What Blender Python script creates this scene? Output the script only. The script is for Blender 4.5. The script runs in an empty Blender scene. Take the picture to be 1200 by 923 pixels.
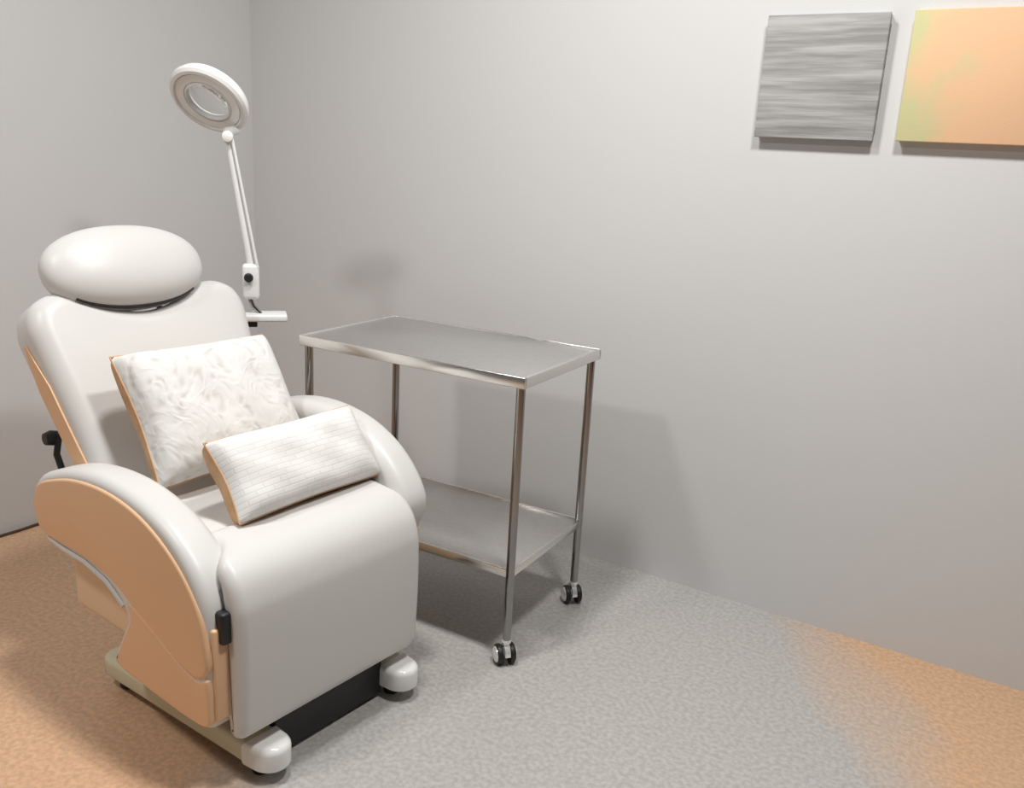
import bpy, bmesh, math, random
from mathutils import Vector, Matrix
random.seed(3)
S = bpy.context.scene
COL = S.collection

# ------------------------------------------------------------------ camera
F_PX, YAW, PITCH, ROLL = 1037.57, -0.5536, 0.2658, 0.0558
CAM = Vector((3.0666, -2.7331, 1.424))
fw = Vector((math.sin(YAW)*math.cos(PITCH), math.cos(YAW)*math.cos(PITCH), -math.sin(PITCH)))
r0 = Vector((math.cos(YAW), -math.sin(YAW), 0)); u0 = r0.cross(fw)
rr = math.cos(ROLL)*r0 + math.sin(ROLL)*u0
uu = -math.sin(ROLL)*r0 + math.cos(ROLL)*u0
cd = bpy.data.cameras.new('camera'); cam = bpy.data.objects.new('camera', cd); COL.objects.link(cam)
cd.sensor_fit = 'HORIZONTAL'; cd.sensor_width = 36; cd.lens = F_PX/1200*36; cd.clip_start = 0.05
M = Matrix.Identity(4)
for i in range(3):
    M[i][0], M[i][1], M[i][2], M[i][3] = rr[i], uu[i], -fw[i], CAM[i]
cam.matrix_world = M
S.camera = cam

# ------------------------------------------------------------------ light and exposure
W = bpy.data.worlds.new('World'); S.world = W; W.use_nodes = True
W.node_tree.nodes['Background'].inputs[0].default_value = (1.0, 0.99, 0.98, 1)
W.node_tree.nodes['Background'].inputs[1].default_value = 0.035

def area(name, loc, size, power, col=(1, .985, .96)):
    l = bpy.data.lights.new(name, 'AREA'); l.shape = 'DISK'; l.size = size; l.energy = power; l.color = col
    o = bpy.data.objects.new(name, l); COL.objects.link(o); o.location = loc
    return o
area('ceiling_or_fill_light', (1.78, -1.34, 3.0), 0.34, 38)
area('ceiling_or_fill_light', (2.85, -1.30, 3.0), 0.34, 42)  # unseen fill light, added to even out the right wall
area('ceiling_or_fill_light', (1.1, -3.0, 3.0), 0.36, 32)  # unseen fill light, added to brighten the chair's left side and left floor
S.view_settings.view_transform = 'Standard'; S.view_settings.look = 'None'
S.view_settings.gamma = 1; S.view_settings.use_curve_mapping = False
S.view_settings.exposure = -0.06

# ------------------------------------------------------------------ materials
def mat(name, col, rough=.5, metal=0, **k):
    m = bpy.data.materials.new(name); m.use_nodes = True
    b = m.node_tree.nodes['Principled BSDF']
    b.inputs['Base Color'].default_value = (*col, 1); b.inputs['Roughness'].default_value = rough
    b.inputs['Metallic'].default_value = metal
    for kk, v in k.items(): b.inputs[kk.replace('_', ' ')].default_value = v
    return m
def nd(m, t, **k):
    n = m.node_tree.nodes.new(t)
    for kk, v in k.items():
        if kk in n.inputs: n.inputs[kk].default_value = v
        else: setattr(n, kk, v)
    return n
def lk(m, a, ao, b, bi): m.node_tree.links.new(a.outputs[ao], b.inputs[bi])
def bsdf(m): return m.node_tree.nodes['Principled BSDF']
def noise_bump(m, scale, strength, dist=.002, coord='Object', detail=4):
    tc = nd(m, 'ShaderNodeTexCoord'); n = nd(m, 'ShaderNodeTexNoise', Scale=scale, Detail=detail)
    b = nd(m, 'ShaderNodeBump', Strength=strength, Distance=dist)
    lk(m, tc, coord, n, 'Vector'); lk(m, n, 0, b, 'Height'); lk(m, b, 0, bsdf(m), 'Normal')
    return n
def noise_color(m, scale, c1, c2, p1=.35, p2=.65, detail=4, coord='Object', stretch=(1, 1, 1)):
    tc = nd(m, 'ShaderNodeTexCoord'); mp = nd(m, 'ShaderNodeMapping', Scale=stretch)
    n = nd(m, 'ShaderNodeTexNoise', Scale=scale, Detail=detail); r = nd(m, 'ShaderNodeValToRGB')
    r.color_ramp.elements[0].position = p1; r.color_ramp.elements[1].position = p2
    r.color_ramp.elements[0].color = (*c1, 1); r.color_ramp.elements[1].color = (*c2, 1)
    lk(m, tc, coord, mp, 'Vector'); lk(m, mp, 0, n, 'Vector'); lk(m, n, 0, r, 0); lk(m, r, 0, bsdf(m), 'Base Color')
    return n, r

WALL = mat('wall_paint', (.64, .64, .642), .75)
noise_bump(WALL, 220, .12, .001)
LEATHER = mat('cream_leather', (.67, .66, .64), .40); noise_bump(LEATHER, 300, .16, .0008)
BOUNCE_TAN = mat('bounce_tan_leather', (.80, .51, .30), .5); noise_bump(BOUNCE_TAN, 300, .18, .0008)  # cream leather with warm floor bounce and shade put into its colour
PALE_BOUNCE = mat('pale_bounce_leather', (.82, .62, .43), .5); noise_bump(PALE_BOUNCE, 300, .18, .0008)  # lighter tint, bounce light under the arms put into the colour
IVORY = mat('ivory_enamel', (.66, .64, .47), .25); IVORY_TIP = mat('white_gloss_plastic', (.88, .88, .86), .14)
BLACK = mat('black_rubber', (.012, .012, .013), .5)
DARK = mat('dark_steel', (.05, .05, .05), .4, .6)
STEEL = mat('brushed_stainless', (.62, .61, .59), .30, .9)
noise_color(STEEL, 60, (.56, .55, .53), (.68, .67, .65), stretch=(1, 14, 1))
STEEL_LIP = mat('polished_lip', (.78, .77, .74), .22, .9)
CHROME = mat('chrome_tube', (.32, .315, .31), .06, 1)
CAP = mat('chrome_cap', (.88, .88, .87), .2, .5)
WHITE = mat('white_plastic', (.82, .82, .81), .3)
GLASS = mat('lens_glass', (.96, .98, .98), .04, Transmission_Weight=.9, IOR=1.45)
CORD = mat('brown_cord', (.07, .035, .02), .5)

# floor: pale resilient floor, grey in a broad middle band, tan beyond, fine speckle
FLOOR = mat('speckled_floor', (.45, .4, .35), .42)
tc = nd(FLOOR, 'ShaderNodeTexCoord')
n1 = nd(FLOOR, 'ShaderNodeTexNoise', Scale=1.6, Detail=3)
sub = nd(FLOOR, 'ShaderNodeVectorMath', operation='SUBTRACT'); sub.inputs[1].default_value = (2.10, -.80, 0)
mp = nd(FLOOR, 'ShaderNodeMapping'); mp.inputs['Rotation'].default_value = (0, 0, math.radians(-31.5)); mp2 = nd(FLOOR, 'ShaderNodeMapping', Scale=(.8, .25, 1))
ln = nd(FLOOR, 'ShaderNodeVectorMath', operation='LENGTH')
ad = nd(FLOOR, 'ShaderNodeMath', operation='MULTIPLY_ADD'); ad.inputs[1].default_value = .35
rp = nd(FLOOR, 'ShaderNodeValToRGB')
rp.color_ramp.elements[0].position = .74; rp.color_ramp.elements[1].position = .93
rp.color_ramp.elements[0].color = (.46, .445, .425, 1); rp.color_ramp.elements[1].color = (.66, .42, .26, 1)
n2 = nd(FLOOR, 'ShaderNodeTexNoise', Scale=75, Detail=6)
r2 = nd(FLOOR, 'ShaderNodeValToRGB')
r2.color_ramp.elements[0].position = .36; r2.color_ramp.elements[1].position = .64
r2.color_ramp.elements[0].color = (.84, .84, .84, 1); r2.color_ramp.elements[1].color = (1.08, 1.08, 1.08, 1)
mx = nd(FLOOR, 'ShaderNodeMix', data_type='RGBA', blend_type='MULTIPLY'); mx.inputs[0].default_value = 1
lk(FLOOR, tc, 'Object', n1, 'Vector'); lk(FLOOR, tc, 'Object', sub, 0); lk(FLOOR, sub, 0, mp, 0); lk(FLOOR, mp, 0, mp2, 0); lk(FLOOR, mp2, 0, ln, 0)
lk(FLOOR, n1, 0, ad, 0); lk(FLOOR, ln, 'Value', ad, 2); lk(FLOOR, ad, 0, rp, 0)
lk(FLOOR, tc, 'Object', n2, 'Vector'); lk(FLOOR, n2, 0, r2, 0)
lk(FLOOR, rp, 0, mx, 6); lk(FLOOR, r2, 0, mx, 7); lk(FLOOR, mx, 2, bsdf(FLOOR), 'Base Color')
bp = nd(FLOOR, 'ShaderNodeBump', Strength=.15, Distance=.001); lk(FLOOR, n2, 0, bp, 'Height'); lk(FLOOR, bp, 0, bsdf(FLOOR), 'Normal')

# cushion fabrics
MARB = mat('ruched_fabric', (.86, .85, .82), .8)
tc = nd(MARB, 'ShaderNodeTexCoord'); n = nd(MARB, 'ShaderNodeTexNoise', Scale=9, Detail=2, Distortion=1.2)
mpp = nd(MARB, 'ShaderNodeMapping', Scale=(1, .45, 1)); w = nd(MARB, 'ShaderNodeTexVoronoi', Scale=26)
mpp.inputs['Rotation'].default_value = (0, 0, .5)
b = nd(MARB, 'ShaderNodeBump', Strength=.55, Distance=.006); ax = nd(MARB, 'ShaderNodeVectorMath', operation='MULTIPLY_ADD')
ax.inputs[1].default_value = (.12, .12, .12)
lk(MARB, tc, 'Object', mpp, 0); lk(MARB, tc, 'Object', n, 0); lk(MARB, n, 1, ax, 0); lk(MARB, mpp, 0, ax, 2)
lk(MARB, ax, 0, w, 0); lk(MARB, w, 0, b, 'Height'); lk(MARB, b, 0, bsdf(MARB), 'Normal')
rc = nd(MARB, 'ShaderNodeValToRGB'); rc.color_ramp.elements[0].color = (.58, .56, .52, 1); rc.color_ramp.elements[1].color = (.74, .73, .71, 1)
rc.color_ramp.elements[0].position = .05; rc.color_ramp.elements[1].position = .4
lk(MARB, w, 0, rc, 0); lk(MARB, rc, 0, bsdf(MARB), 'Base Color')

KNIT = mat('knit_fabric', (.86, .85, .82), .85)
tc = nd(KNIT, 'ShaderNodeTexCoord'); br = nd(KNIT, 'ShaderNodeTexBrick', Scale=1)
br.inputs['Brick Width'].default_value = .045; br.inputs['Row Height'].default_value = .0135
br.inputs['Mortar Size'].default_value = .0022; br.inputs['Mortar Smooth'].default_value = .8
br.inputs['Color1'].default_value = (.80, .79, .77, 1); br.inputs['Color2'].default_value = (.74, .73, .71, 1); br.inputs['Mortar'].default_value = (.71, .70, .68, 1)
b = nd(KNIT, 'ShaderNodeBump', Strength=.16, Distance=.003); b.invert = True
lk(KNIT, tc, 'Object', br, 0); lk(KNIT, br, 'Fac', b, 'Height'); lk(KNIT, b, 0, bsdf(KNIT), 'Normal'); lk(KNIT, br, 0, bsdf(KNIT), 'Base Color')
BOUNCE_FAB = mat('bounce_tan_cotton', (.60, .36, .19), .85)  # shade and warm bounce on the cushion sides, put into the cloth colour
noise_color(BOUNCE_FAB, 14, (.50, .29, .14), (.68, .44, .26)); noise_bump(BOUNCE_FAB, 400, .3)

# canvases
GREYCAN = mat('grey_canvas', (.36, .355, .35), .85)
n, r = noise_color(GREYCAN, 10, (.27, .267, .265), (.44, .436, .43), .38, .62, 5, stretch=(.35, 1, 5))
b = nd(GREYCAN, 'ShaderNodeBump', Strength=.8, Distance=.004); lk(GREYCAN, n, 0, b, 'Height'); lk(GREYCAN, b, 0, bsdf(GREYCAN), 'Normal')
PEACH = mat('peach_canvas', (.82, .5, .28), .8)
tc = nd(PEACH, 'ShaderNodeTexCoord'); n = nd(PEACH, 'ShaderNodeTexNoise', Scale=7, Detail=3); sx = nd(PEACH, 'ShaderNodeSeparateXYZ')
ma = nd(PEACH, 'ShaderNodeMath', operation='MULTIPLY_ADD'); ma.inputs[1].default_value = 2.2; r = nd(PEACH, 'ShaderNodeValToRGB')
r.color_ramp.elements[0].position = .12; r.color_ramp.elements[1].position = .42
r.color_ramp.elements[0].color = (.58, .56, .30, 1); r.color_ramp.elements[1].color = (.80, .50, .30, 1)
lk(PEACH, tc, 'Object', n, 0); lk(PEACH, tc, 'Object', sx, 0); lk(PEACH, sx, 0, ma, 0); lk(PEACH, n, 0, ma, 2); lk(PEACH, ma, 0, r, 0); lk(PEACH, r, 0, bsdf(PEACH), 'Base Color')
noise_bump(PEACH, 260, .2)

# ------------------------------------------------------------------ mesh helpers
def finish(bm, angle=35):
    me = bpy.data.meshes.new('m'); bmesh.ops.recalc_face_normals(bm, faces=bm.faces)
    bm.to_mesh(me); bm.free()
    for p in me.polygons: p.use_smooth = True
    me.set_sharp_from_angle(angle=math.radians(angle))
    return me
def obj(name, bm, m, parent=None, angle=35, sub=0):
    me = finish(bm, angle) if isinstance(bm, bmesh.types.BMesh) else bm
    me.name = name
    o = bpy.data.objects.new(name, me); COL.objects.link(o)
    if m and not me.materials: me.materials.append(m)
    if parent: o.parent = parent
    if sub:
        s = o.modifiers.new('sub', 'SUBSURF'); s.levels = sub; s.render_levels = sub
    return o
def thing(name, label, cat, loc=(0, 0, 0), rot=(0, 0, 0), group=None):
    o = bpy.data.objects.new(name, None); COL.objects.link(o); o.location = loc; o.rotation_euler = rot
    o['label'] = label; o['category'] = cat
    if group: o['group'] = group
    return o
def struct(o): o['kind'] = 'structure'; return o
def box(bm, a, b, bev=0, seg=3):
    r = bmesh.ops.create_cube(bm, size=1)
    v = r['verts']
    for q in v:
        q.co = Vector([(a[i]+b[i])/2 + q.co[i]*(b[i]-a[i]) for i in range(3)])
    if bev:
        es = {e for q in v for e in q.link_edges}
        bmesh.ops.bevel(bm, geom=list(es), offset=bev, segments=seg, affect='EDGES', profile=.5)
    return bm
def tube(bm, pts, r, n=16, caps=True):
    pts = [Vector(p) for p in pts]; rings = []
    rad = r if isinstance(r, (list, tuple)) else [r]*len(pts)
    prev = None
    for i, p in enumerate(pts):
        t = (pts[min(i+1, len(pts)-1)] - pts[max(i-1, 0)]).normalized()
        a = prev if prev is not None else (Vector((0, 0, 1)) if abs(t.z) < .9 else Vector((1, 0, 0)))
        a = (a - t*a.dot(t)).normalized(); bb = t.cross(a); prev = a
        rings.append([bm.verts.new(p + rad[i]*(a*math.cos(2*math.pi*k/n) + bb*math.sin(2*math.pi*k/n))) for k in range(n)])
    for A, B in zip(rings, rings[1:]):
        for k in range(n): bm.faces.new((A[k], A[(k+1) % n], B[(k+1) % n], B[k]))
    if caps: bm.faces.new(rings[0][::-1]); bm.faces.new(rings[-1])
    return bm
def lathe(bm, prof, mtx=Matrix.Identity(4), n=32):
    """revolve (r, h) profile about local z"""
    rings = []
    for r, h in prof:
        if r < 1e-6: rings.append([bm.verts.new(mtx @ Vector((0, 0, h)))])
        else: rings.append([bm.verts.new(mtx @ Vector((r*math.cos(2*math.pi*k/n), r*math.sin(2*math.pi*k/n), h))) for k in range(n)])
    for A, B in zip(rings, rings[1:]):
        for k in range(n):
            q = [A[k % len(A)], A[(k+1) % n % len(A)], B[(k+1) % n % len(B)], B[k % len(B)]]
            u = []
            for x in q:
                if x not in u: u.append(x)
            if len(u) > 2: bm.faces.new(u)
    return bm
def catmull(pts, n=6, closed=True):
    out = []; L = len(pts)
    for i in range(L):
        p0, p1, p2, p3 = [Vector(pts[(i+d) % L]) for d in (-1, 0, 1, 2)]
        for k in range(n):
            t = k/n
            out.append(.5*((2*p1) + (p2-p0)*t + (2*p0-5*p1+4*p2-p3)*t*t + (3*p1-p0-3*p2+p3)*t**3))
    return out
def slab(outline, y0, y1, r0_, r1_, fn, seg=5, bulge0=0, bulge1=0):
    """closed 2D outline extruded from y0 to y1 with rounded rims; fn(u, v, t) -> world point"""
    pts = [Vector(p) for p in outline]; L = len(pts)
    ar = sum(pts[i].x*pts[(i+1) % L].y - pts[(i+1) % L].x*pts[i].y for i in range(L))
    if ar < 0: pts.reverse()
    nr = []
    for i in range(L):
        t = (pts[(i+1) % L] - pts[i-1]).normalized(); nr.append(Vector((t.y, -t.x)))
    bm = bmesh.new(); rings = []
    lay = []
    for k in range(seg+1):
        a = math.pi/2*k/seg; lay.append((r0_*(1-math.sin(a)), y0 + r0_*(1-math.cos(a))) )
    for k in range(seg+1):
        a = math.pi/2*k/seg; lay.append((r1_*(1-math.cos(a)), y1 - r1_*(1-math.sin(a))))
    for ins, t in lay:
        rings.append([bm.verts.new(fn(*(pts[i]-nr[i]*ins), t)) for i in range(L)])
    for A, B in zip(rings, rings[1:]):
        for k in range(L): bm.faces.new((A[k], A[(k+1) % L], B[(k+1) % L], B[k]))
    for ring in (rings[0], rings[-1]):
        f = bm.faces.new(ring)
    return bm

# ------------------------------------------------------------------ room
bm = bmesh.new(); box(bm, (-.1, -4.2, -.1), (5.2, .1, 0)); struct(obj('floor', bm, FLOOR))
bm = bmesh.new(); box(bm, (-.1, 0, 0), (5.2, .1, 3.0)); struct(obj('wall_back', bm, WALL))
bm = bmesh.new(); box(bm, (-.1, -4.2, 0), (0, 0, 3.0)); struct(obj('wall_left', bm, WALL))

# ------------------------------------------------------------------ treatment chair (faces +x)
CX, CY, CYAW = 1.40, -1.303, math.radians(-5)
chair = thing('treatment_chair', 'cream leather reclining treatment chair with warm bounce light tinted into its sides', 'chair', (1.72 - .32*math.cos(CYAW), CY - .32*math.sin(CYAW), 0), (0, 0, CYAW))
def loc(x, y, z): return Vector((x-CX, y, z))          # x in room metres, y from the chair's middle

# side profile of one arm: high rounded rear sweeping down to the front foot
ARM = catmull([(.95, .50), (.985, .585), (1.08, .635), (1.20, .670), (1.33, .682), (1.46, .668), (1.57, .628), (1.65, .565),
               (1.695, .49), (1.71, .40), (1.712, .28), (1.70, .180), (1.64, .162), (1.46, .165), (1.33, .172), (1.308, .20), (1.35, .275), (1.375, .325),
               (1.33, .375), (1.22, .402), (1.10, .405), (1.0, .415)], 4)
UP = catmull([(.972, .50), (1.0, .572), (1.09, .615), (1.20, .646), (1.33, .657), (1.45, .642), (1.55, .602), (1.63, .542), (1.682, .47), (1.702, .40), (1.707, .325),
              (1.665, .292), (1.60, .302), (1.52, .333), (1.42, .375), (1.32, .415), (1.20, .430), (1.08, .428), (1.0, .438)], 4)
LOW = catmull([(1.704, .298), (1.708, .23), (1.70, .186), (1.63, .174), (1.46, .177), (1.345, .184), (1.335, .208), (1.375, .28), (1.405, .33),
               (1.40, .372), (1.47, .350), (1.55, .317), (1.62, .293), (1.67, .284)], 4)
def armpt(s):
    def f(u, v, t):
        k = min(1, max(0, (.52 - v)/.16)); k = k*k*(3-2*k)
        if s > 0: u -= .075*k                                  # the far arm's foot stands further back
        top = max(0, (v - .40)/.28)
        return loc(u, s*t + (.012 if s > 0 else 0), v + top*(.035 if s > 0 else -.028))
    return f
for s in (-1, 1):
    fa = armpt(s)
    arm = obj('armrest', slab(ARM, .245, .348, .035, .026, fa, 6), LEATHER, chair)
    obj('bounce_side_panel', slab(UP, .322, .354, .004, .008, fa, 4), BOUNCE_TAN, arm)
    obj('bounce_foot_panel', slab(LOW, .322, .352, .004, .006, fa, 4), BOUNCE_TAN, arm)
    bm = box(bmesh.new(), (1.695, .268, .195), (1.7155, .338, .42), .006)
    for q in bm.verts: q.co = fa(q.co.x, q.co.z, q.co.y)
    obj('front_strip', bm, BOUNCE_TAN, arm)
    obj('piping', tube(bmesh.new(), [fa(u, v, t) for u, v, t in ((1.03, .418, .345), (1.10, .411, .346), (1.20, .41, .346), (1.30, .392, .346), (1.37, .352, .344))], .006, 8), LEATHER, arm)

# seat body between the arms
def rbox(x0, x1, y0, y1, z0, z1, bev, seg=5):
    bm = bmesh.new(); box(bm, (x0-CX, y0, z0), (x1-CX, y1, z1), bev, seg); return bm
obj('seat_body', rbox(1.0, 1.66, -.285, .285, .19, .44, .03), PALE_BOUNCE, chair)
# waterfall seat cushion and leg rest
SEAT = catmull([(1.02, .44), (1.02, .52), (1.08, .553), (1.25, .552), (1.45, .560), (1.60, .558), (1.645, .540), (1.665, .50), (1.665, .44), (1.64, .405), (1.6, .405), (1.3, .41), (1.1, .41)], 4)
def seatf(u, v, t):
    k = min(1, max(0, (u - 1.63)/.07)); k = k*k*(3-2*k)
    return loc(u, t*(1 + (.145 if t < 0 else .0)*k), v)
obj('seat', slab(SEAT, -.262, .262, .025, .025, seatf, 5), LEATHER, chair)
LEG = catmull([(1.57, .568), (1.64, .566), (1.69, .552), (1.728, .518), (1.748, .47), (1.754, .42), (1.755, .30), (1.75, .19), (1.742, .148), (1.722, .132), (1.700, .146),
               (1.692, .19), (1.69, .30), (1.688, .42), (1.67, .48), (1.62, .515), (1.57, .530)], 5)
def legf(u, v, t):
    k = min(1, max(0, (u - 1.62)/.075)); k = k*k*(3-2*k)
    return loc(u, t*(k + (1-k)*(.845 if t < 0 else .97)), v)
obj('leg_rest', slab(LEG, -.303, .264, .028, .028, legf, 6), LEATHER, chair)
# black hinge plate in the slot beside the leg rest
bm = bmesh.new(); box(bm, (1.68-CX, -.325, .38), (1.728-CX, -.296, .455), .008); obj('hinge', bm, BLACK, chair)

# backrest: shield outline in its own leaning plane
LEAN = math.radians(29)
B0 = Vector((1.185, .028, .48))                 # front face at the seat
bu = Vector((0, 1, 0)); bv = Vector((-math.sin(LEAN), 0, math.cos(LEAN))); bn = Vector((math.cos(LEAN), 0, math.sin(LEAN)))
def back(u, v, t):
    p = B0 + bu*u + bv*v + bn*t
    return loc(p.x, p.y, p.z)
BK = [(-.245, .0), (-.275, .15), (-.298, .32), (-.315, .46), (-.320, .535), (-.296, .592), (-.235, .620), (-.17, .605), (-.09, .565), (0, .548)]
BKO = catmull(BK + [(-u, v) for u, v in BK[-2::-1]] + [(.12, -.03), (-.12, -.03)], 4)
bmb = slab(BKO, -.135, 0, .03, .05, back, 7)
backo = obj('backrest', bmb, LEATHER, chair)
# side gussets of the backrest, in the bounce-tinted leather
for s in (-1, 1):
    g = []
    for v, w in ((.02, .253), (.10, .2695), (.2, .286), (.3, .299), (.38, .3085), (.45, .318), (.50, .3225)):
        g.append((v, w))
    bm = bmesh.new(); A = []
    for v, w in g:
        e = .03*min(1, .15 + (.50-v)*8)
        A.append([bm.verts.new(back(s*(w+dw), v, t)) for dw, t in ((-.012, -.078-e), (.002, -.078-e), (.002, -.078+e), (-.012, -.078+e))])
    for P, Q in zip(A, A[1:]):
        for k in range(4): bm.faces.new((P[k], P[(k+1) % 4], Q[(k+1) % 4], Q[k]))
    bm.faces.new(A[0]); bm.faces.new(A[-1])
    obj('side_gusset', bm, BOUNCE_TAN, backo)
# headrest: fat oval cushion nested in the notch
bm = bmesh.new(); bmesh.ops.create_uvsphere(bm, u_segments=48, v_segments=28, radius=1)
for v in bm.verts:
    x, y, z = v.co
    sg = lambda a, e: math.copysign(abs(a)**e, a)
    v.co = back(-.026 + .230*sg(x, .92), .668 + .120*sg(y, .9), -.015 + .082*sg(z, .85))
head = obj('headrest', bm, LEATHER, chair, 80)
bm = bmesh.new(); ring = []
tube(bm, [back(-.026 + .229*math.cos(a), .668 + .1195*math.sin(a), .004) for a in [math.radians(222 + 96*k/16) for k in range(17)]], .006, 8); obj('seam_or_shade', bm, BLACK, head)  # black tube painted in for the shadow gap under the headrest
for u in (-.07, .07): obj('headrest_post', tube(bmesh.new(), [back(u, .50, -.075), back(u, .60, -.07)], .008, 10), DARK, chair)
# recline lever on the back's left side
bm = bmesh.new(); lever_root = back(-.275, .20, -.15)
tube(bm, [back(-.25, .28, -.13), back(-.268, .275, -.175), back(-.28, .23, -.195), back(-.28, .10, -.19), back(-.27, .02, -.15)], .009, 10)
lev = obj('recline_lever', bm, DARK, chair)
bm = bmesh.new(); lathe(bm, [(0, -.02), (.016, -.018), (.021, 0), (.016, .018), (0, .02)], Matrix.Translation(back(-.282, .275, -.19)) @ Matrix.Rotation(math.pi/2, 4, 'X'), 20)
obj('knob', bm, BLACK, lev)

# base: two skids joined by crossbars, on small feet
base_bm = bmesh.new()
box(base_bm, (1.18-CX, -.20, .085), (1.30-CX, .20, .125), .008); box(base_bm, (1.52-CX, -.20, .085), (1.62-CX, .20, .125), .008)
box(base_bm, (1.26-CX, -.17, .115), (1.60-CX, .17, .20), .01)
obj('base_frame', base_bm, DARK, chair)
obj('shade_plate', rbox(1.655, 1.70, -.175, .175, .012, .15, .006), BLACK, chair)  # black plate added to stand for the shade under the chair
for s in (-1, 1):
    o_ = []; SKY = -.212 if s < 0 else .214; SK = .045 if s < 0 else 0
    for k in range(9): a = math.pi/2 - math.pi*k/8; o_.append((1.725 + .05*math.cos(a), .045*math.sin(a)))
    for k in range(9): a = -math.pi/2 - math.pi*k/8; o_.append((1.145 + .04*math.cos(a), .045*math.sin(a)))
    sk = obj('skid', slab(o_, .036, .092, .010, .016, lambda u, v, t: loc(u, SKY + v + SK*(u-1.72), t), 4), IVORY, chair)
    tp = []
    for k in range(13): a = math.pi/2 - math.pi*k/12; tp.append((1.727 + .052*math.cos(a), .047*math.sin(a)))
    tp += [(1.69, -.047), (1.69, .047)]
    obj('end_cap', slab(tp, .033, .095, .010, .016, lambda u, v, t: loc(u, SKY + v + SK*(u-1.72), t), 5), IVORY_TIP, sk)
    for x in (1.17, 1.70):
        bm = bmesh.new(); lathe(bm, [(0, 0), (.022, 0), (.024, .006), (.018, .04), (0, .04)], Matrix.Translation(loc(x, SKY + SK*(x-1.72), 0)), 20)
        obj('foot', bm, BLACK, sk)
    bm = bmesh.new()
    tube(bm, [loc(1.34, SKY-.01, .100), loc(1.45, SKY-.015, .112), loc(1.56, SKY-.012, .105), loc(1.66, SKY-.008, .100)], .005, 8)
    obj('cable', bm, BLACK, sk)

# ------------------------------------------------------------------ cushions
def cushion(name, label, w, h, t, front_mat, origin, xdir, ydir, bk=.45):
    xd = Vector(xdir).normalized(); yd = (Vector(ydir) - xd*Vector(ydir).dot(xd)).normalized(); zd = xd.cross(yd)
    root = thing(name, label, 'cushion')
    mm = Matrix.Identity(4)
    for i in range(3): mm[i][0], mm[i][1], mm[i][2], mm[i][3] = xd[i], yd[i], zd[i], origin[i]
    root.matrix_world = mm
    N = 28
    def surf(sign):
        bm = bmesh.new(); V = {}
        for i in range(N+1):
            for j in range(N+1):
                a, c = -1+2*i/N, -1+2*j/N
                a = math.sin(a*math.pi/2)*.35 + a*.65; c = math.sin(c*math.pi/2)*.35 + c*.65
                pin = 1 - .055*(1-abs(c)**1.5)*abs(a)**4; pin2 = 1 - .055*(1-abs(a)**1.5)*abs(c)**4
                th = (max(0, 1-a**4)*max(0, 1-c**4))**(.42 if sign > 0 else .2)
                wr = .004*math.sin(9*a+2*c)*th*math.cos(5*c-1.3*a)
                V[i, j] = bm.verts.new((a*w/2*pin, h/2 + c*h/2*pin2, sign*(t*(.5 if sign > 0 else bk)*th + wr)))
        for i in range(N):
            for j in range(N): bm.faces.new((V[i, j], V[i+1, j], V[i+1, j+1], V[i, j+1]))
        return bm
    obj('front_cover', surf(1), front_mat, root, 80)
    obj('back_cover', surf(-1), BOUNCE_FAB, root, 80)
    bm = bmesh.new(); P = []
    for k in range(4*N):
        q, m_ = divmod(k, N); e = -1+2*m_/N
        a, c = [(e, -1), (1, e), (-e, 1), (-1, -e)][q]
        a = math.sin(a*math.pi/2)*.35 + a*.65; c = math.sin(c*math.pi/2)*.35 + c*.65
        pin = 1 - .055*(1-abs(c)**1.5)*abs(a)**4; pin2 = 1 - .055*(1-abs(a)**1.5)*abs(c)**4
        P.append((a*w/2*pin, h/2+c*h/2*pin2, 0))
    tube(bm, P+[P[0]], .0026, 6); obj('seam_or_shade', bm, BOUNCE_FAB, root, 80)
    return root
cushion('scatter_cushion', 'square white ruched cushion with warm bounce painted on its back, leaning on the backrest', .45, .355, .17, MARB,
        (1.325, -1.250, .590), (0.10, 1, -.0), (-.225, 0.015, .33), .38)
cushion('lumbar_cushion', 'oblong white knitted cushion with warm bounce painted on its back, lying at the seat front',   .45, .205, .11, KNIT,
        (1.600, -1.252, .580), (.06, 1, 0.0), (-.13, .0, .17), .62)

# ------------------------------------------------------------------ steel trolley
TX, TY, TYAW, TW, TD, TH = 1.1348, -.8507, .0454, .7847, .4829, .86
tro = thing('instrument_trolley', 'stainless steel two-tier trolley on black castors beside the chair', 'trolley', (TX, TY, 0), (0, 0, TYAW))
top = obj('table_top', box(bmesh.new(), (.004, .004, TH-.020), (TW-.004, TD-.004, TH-.004), .003, 2), STEEL, tro)
for a, b_ in (((0, 0), (TW, .008)), ((0, TD-.008), (TW, TD)), ((0, .008), (.008, TD-.008)), ((TW-.008, .008), (TW, TD-.008))):
    obj('rim', box(bmesh.new(), (*a, TH-.032), (*b_, TH), .003, 3), STEEL_LIP, top)
SHZ = .295
sh = obj('lower_shelf', box(bmesh.new(), (.022, .022, SHZ-.012), (TW-.022, TD-.022, SHZ), .002, 2), STEEL, tro)
for a, b_ in (((.02, .016), (TW-.02, .022)), ((.02, TD-.022), (TW-.02, TD-.016)), ((.016, .02), (.022, TD-.02)), ((TW-.022, .02), (TW-.016, TD-.02))):
    obj('rim', box(bmesh.new(), (*a, SHZ-.022), (*b_, SHZ+.004), .002, 2), STEEL_LIP, sh)
leg_me = wheel_me = None
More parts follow.
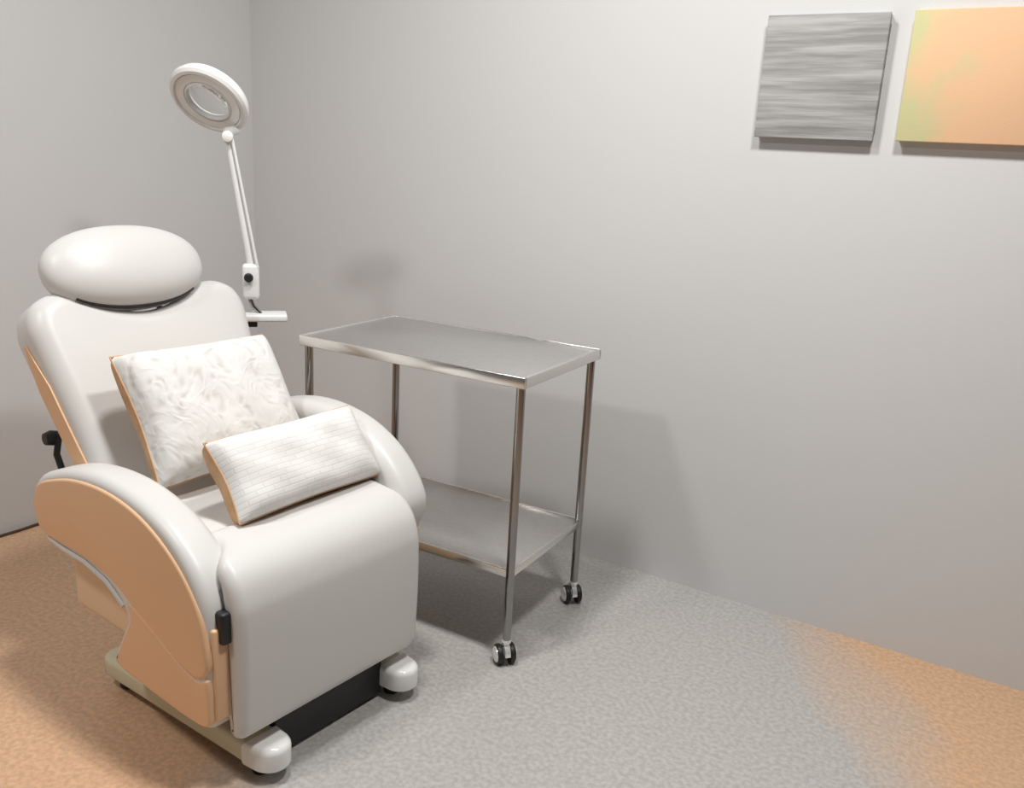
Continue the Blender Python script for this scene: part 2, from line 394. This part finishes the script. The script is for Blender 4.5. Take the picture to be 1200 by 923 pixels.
for i, (lx, ly) in enumerate(((.022, .022), (TW-.022, .022), (TW-.022, TD-.022), (.022, TD-.022))):
    bm = bmesh.new(); tube(bm, [(0, 0, .078), (0, 0, TH-.033)], .0125, 24)
    lg = obj('leg', bm, CHROME, tro); lg.location = (lx, ly, 0)
    cs = bpy.data.objects.new('caster', None)
    ang = (.5, -.72, -.8, .9)[i]
    mt = Matrix.Rotation(ang, 4, 'Z')
    bm = bmesh.new()
    lathe(bm, [(0, .064), (.011, .064), (.011, .070), (.014, .072), (.014, .080), (0, .080)], Matrix.Identity(4), 20)
    # curved hood between the wheels
    P = [(.0 + .031*math.sin(a), .031 + .036*math.cos(a)) for a in [math.radians(d) for d in range(-80, 100, 12)]]
    Q = [(.0 + .022*math.sin(a), .031 + .024*math.cos(a)) for a in [math.radians(d) for d in range(88, -92, -12)]]
    vs = [[bm.verts.new((u-.008, yy, v)) for u, v in P+Q] for yy in (-.008, .008)]
    bm.faces.new(vs[0]); bm.faces.new(vs[1][::-1])
    for k in range(len(vs[0])): k2 = (k+1) % len(vs[0]); bm.faces.new((vs[0][k], vs[0][k2], vs[1][k2], vs[1][k]))
    co = obj('caster', bm, CAP, tro); co.location = (lx, ly, 0); co.rotation_euler.z = ang
    for s in (-1, 1):
        bm = bmesh.new()
        lathe(bm, [(0, -.009), (.024, -.009), (.029, -.006), (.030, 0), (.029, .006), (.025, .009), (.0225, .0085)], Matrix.Translation((-.008, s*.0185, .030)) @ Matrix.Rotation(-s*math.pi/2, 4, 'X'), 28)
        obj('wheel', bm, BLACK, co)
        bm = bmesh.new()
        lathe(bm, [(.0235, .0085), (.022, .0115), (.014, .0145), (0, .0155)], Matrix.Translation((-.008, s*.0185, .030)) @ Matrix.Rotation(-s*math.pi/2, 4, 'X'), 28)
        obj('wheel_cap', bm, CAP, co)

# ------------------------------------------------------------------ magnifier lamp on a pole behind the chair
LX, LY = .80, -.88
lamp = thing('magnifier_lamp', 'white magnifying lamp with round head on a jointed arm behind the chair', 'lamp', (LX, LY, 0))
le = Vector((.66, .75, 0)).normalized(); lc = Vector((.75, -.66, 0)).normalized(); up = Vector((0, 0, 1))
def lp(a, z, c=0): return Vector((.87-LX, -.80-LY, 0)) + le*a + lc*c + up*z
bm = bmesh.new()
for k in range(5):
    a = 2*math.pi*k/5 + .3
    tube(bm, [(0, 0, .07), (.10*math.cos(a), .10*math.sin(a), .055), (.15*math.cos(a), .15*math.sin(a), .045)], [.02, .016, .012], 10)
    lathe(bm, [(0, 0), (.016, .004), (.02, .02), (.016, .036), (0, .04)], Matrix.Translation((.15*math.cos(a), .15*math.sin(a), 0)), 12)
obj('star_base', bm, WHITE, lamp)
obj('pole', tube(bmesh.new(), [(0, 0, .06), (0, 0, .862)], .013, 16), WHITE, lamp)
def obox(bm, cen, ax, half, bev):
    """box with half sizes along the axes (le, lc, up)"""
    v = box(bm, [-h for h in half], half, bev).verts
    for q in bm.verts: q.co = cen + le*q.co.x + lc*q.co.y + up*q.co.z
    return bm
tray = obj('clamp_plate', obox(bmesh.new(), lp(.025, .872), 0, (.088, .045, .011), .006), WHITE, lamp)
obj('clamp_screw', obox(bmesh.new(), lp(.0, .850), 0, (.02, .02, .010), .003), BLACK, tray)
obj('lower_rod', tube(bmesh.new(), [lp(.030, .880), lp(.022, .889), lp(.008, .905), lp(-.004, .94), lp(-.004, .97)], .0075, 12), CHROME, lamp)
blk = obj('spring_housing', obox(bmesh.new(), lp(.003, .985), 0, (.026, .022, .056), .012), WHITE, lamp)
bm = bmesh.new()
lathe(bm, [(0, 0), (.014, 0), (.014, .014), (.010, .018), (0, .018)], Matrix.Translation(lp(-.004, 1.0, .020)) @ lc.to_track_quat('Z', 'Y').to_matrix().to_4x4(), 20)
obj('knob', bm, BLACK, blk)
arm_a, arm_b = lp(.004, 1.03), lp(-.055, 1.425)
arm = obj('arm', tube(bmesh.new(), [arm_a, arm_b], .011, 14), WHITE, lamp)
obj('spring_rod', tube(bmesh.new(), [arm_a + lc*.016 + le*.02, arm_b + lc*.016 + le*.012], .0045, 10), WHITE, arm)
hn = (lc*.55 - up*.62 - le*.34).normalized(); hc = lp(-.103, 1.530)
HM = Matrix.Translation(hc) @ hn.to_track_quat('Z', 'Y').to_matrix().to_4x4()
bm = bmesh.new()
lathe(bm, [(.066, -.020), (.098, -.024), (.113, -.018), (.120, -.004), (.120, .010), (.113, .018), (.104, .020), (.099, .012), (.072, .012), (.066, .018), (.063, .010), (.063, -.016), (.066, -.020)], HM, 56)
hd = obj('lamp_head', bm, WHITE, lamp)
bm = bmesh.new(); lathe(bm, [(0, -.012), (.035, -.010), (.0635, -.003), (.0635, .003), (.035, .010), (0, .012)], HM, 48); obj('lens', bm, GLASS, hd)
bm = bmesh.new(); lathe(bm, [(.074, .0125), (.098, .0125), (.098, .0155), (.074, .0155), (.074, .0125)], HM, 48); obj('light_ring', bm, IVORY_TIP, hd)
# fork and swivel joint between arm and head
rim = hc + (arm_b + up*.02 - hc - hn*(arm_b + up*.02 - hc).dot(hn)).normalized()*.118
jt = obj('swivel_joint', tube(bmesh.new(), [arm_b - up*.015, arm_b + up*.012, (arm_b + rim)/2 + up*.006 + le*.006, rim - hn*.004], [.016, .017, .014, .012], 16), WHITE, lamp)
bm = bmesh.new(); lathe(bm, [(0, 0), (.016, 0), (.018, .006), (.016, .018), (.008, .022), (0, .022)], Matrix.Translation(arm_b + lc*.010) @ lc.to_track_quat('Z', 'Y').to_matrix().to_4x4(), 20)
obj('knob', bm, IVORY_TIP, jt)

# ------------------------------------------------------------------ canvases on the back wall
def canvas(name, label, x, z, s, m, d=.032):
    t = thing(name, label, 'wall art', (x + s/2, -.001, z), group=None)
    bm = bmesh.new(); N = 24
    box(bm, (-s/2, -d, 0), (s/2, -d+.008, s), .003, 3)
    obj('canvas', bm, m, t)
    for a, b_ in (((-s/2+.004, -d+.008, .002), (s/2-.004, 0, .026)), ((-s/2+.004, -d+.008, s-.026), (s/2-.004, 0, s-.002)),
                  ((-s/2+.002, -d+.008, .026), (-s/2+.026, 0, s-.026)), ((s/2-.026, -d+.008, .026), (s/2-.002, 0, s-.026))):
        obj('stretcher_bar', box(bmesh.new(), a, b_, .001, 1), m, t)
    return t
canvas('wall_canvas', 'square grey canvas with fine horizontal streaks on the wall', 2.193, 1.508, .336, GREYCAN)
canvas('wall_canvas', 'square peach-orange canvas beside the grey canvas on the wall', 2.588, 1.511, .336, PEACH)

# ------------------------------------------------------------------ cord along the foot of the left wall
o = obj('power_cord', tube(bmesh.new(), [(.012, -1.60, .006), (.012, -1.3, .006), (.02, -1.15, .006), (.013, -.95, .006), (.013, -.5, .006), (.03, -.3, .006), (.05, -.12, .006)], .005, 10), CORD)
o['label'] = 'thin dark brown cord along the foot of the wall behind the chair'; o['category'] = 'cord'
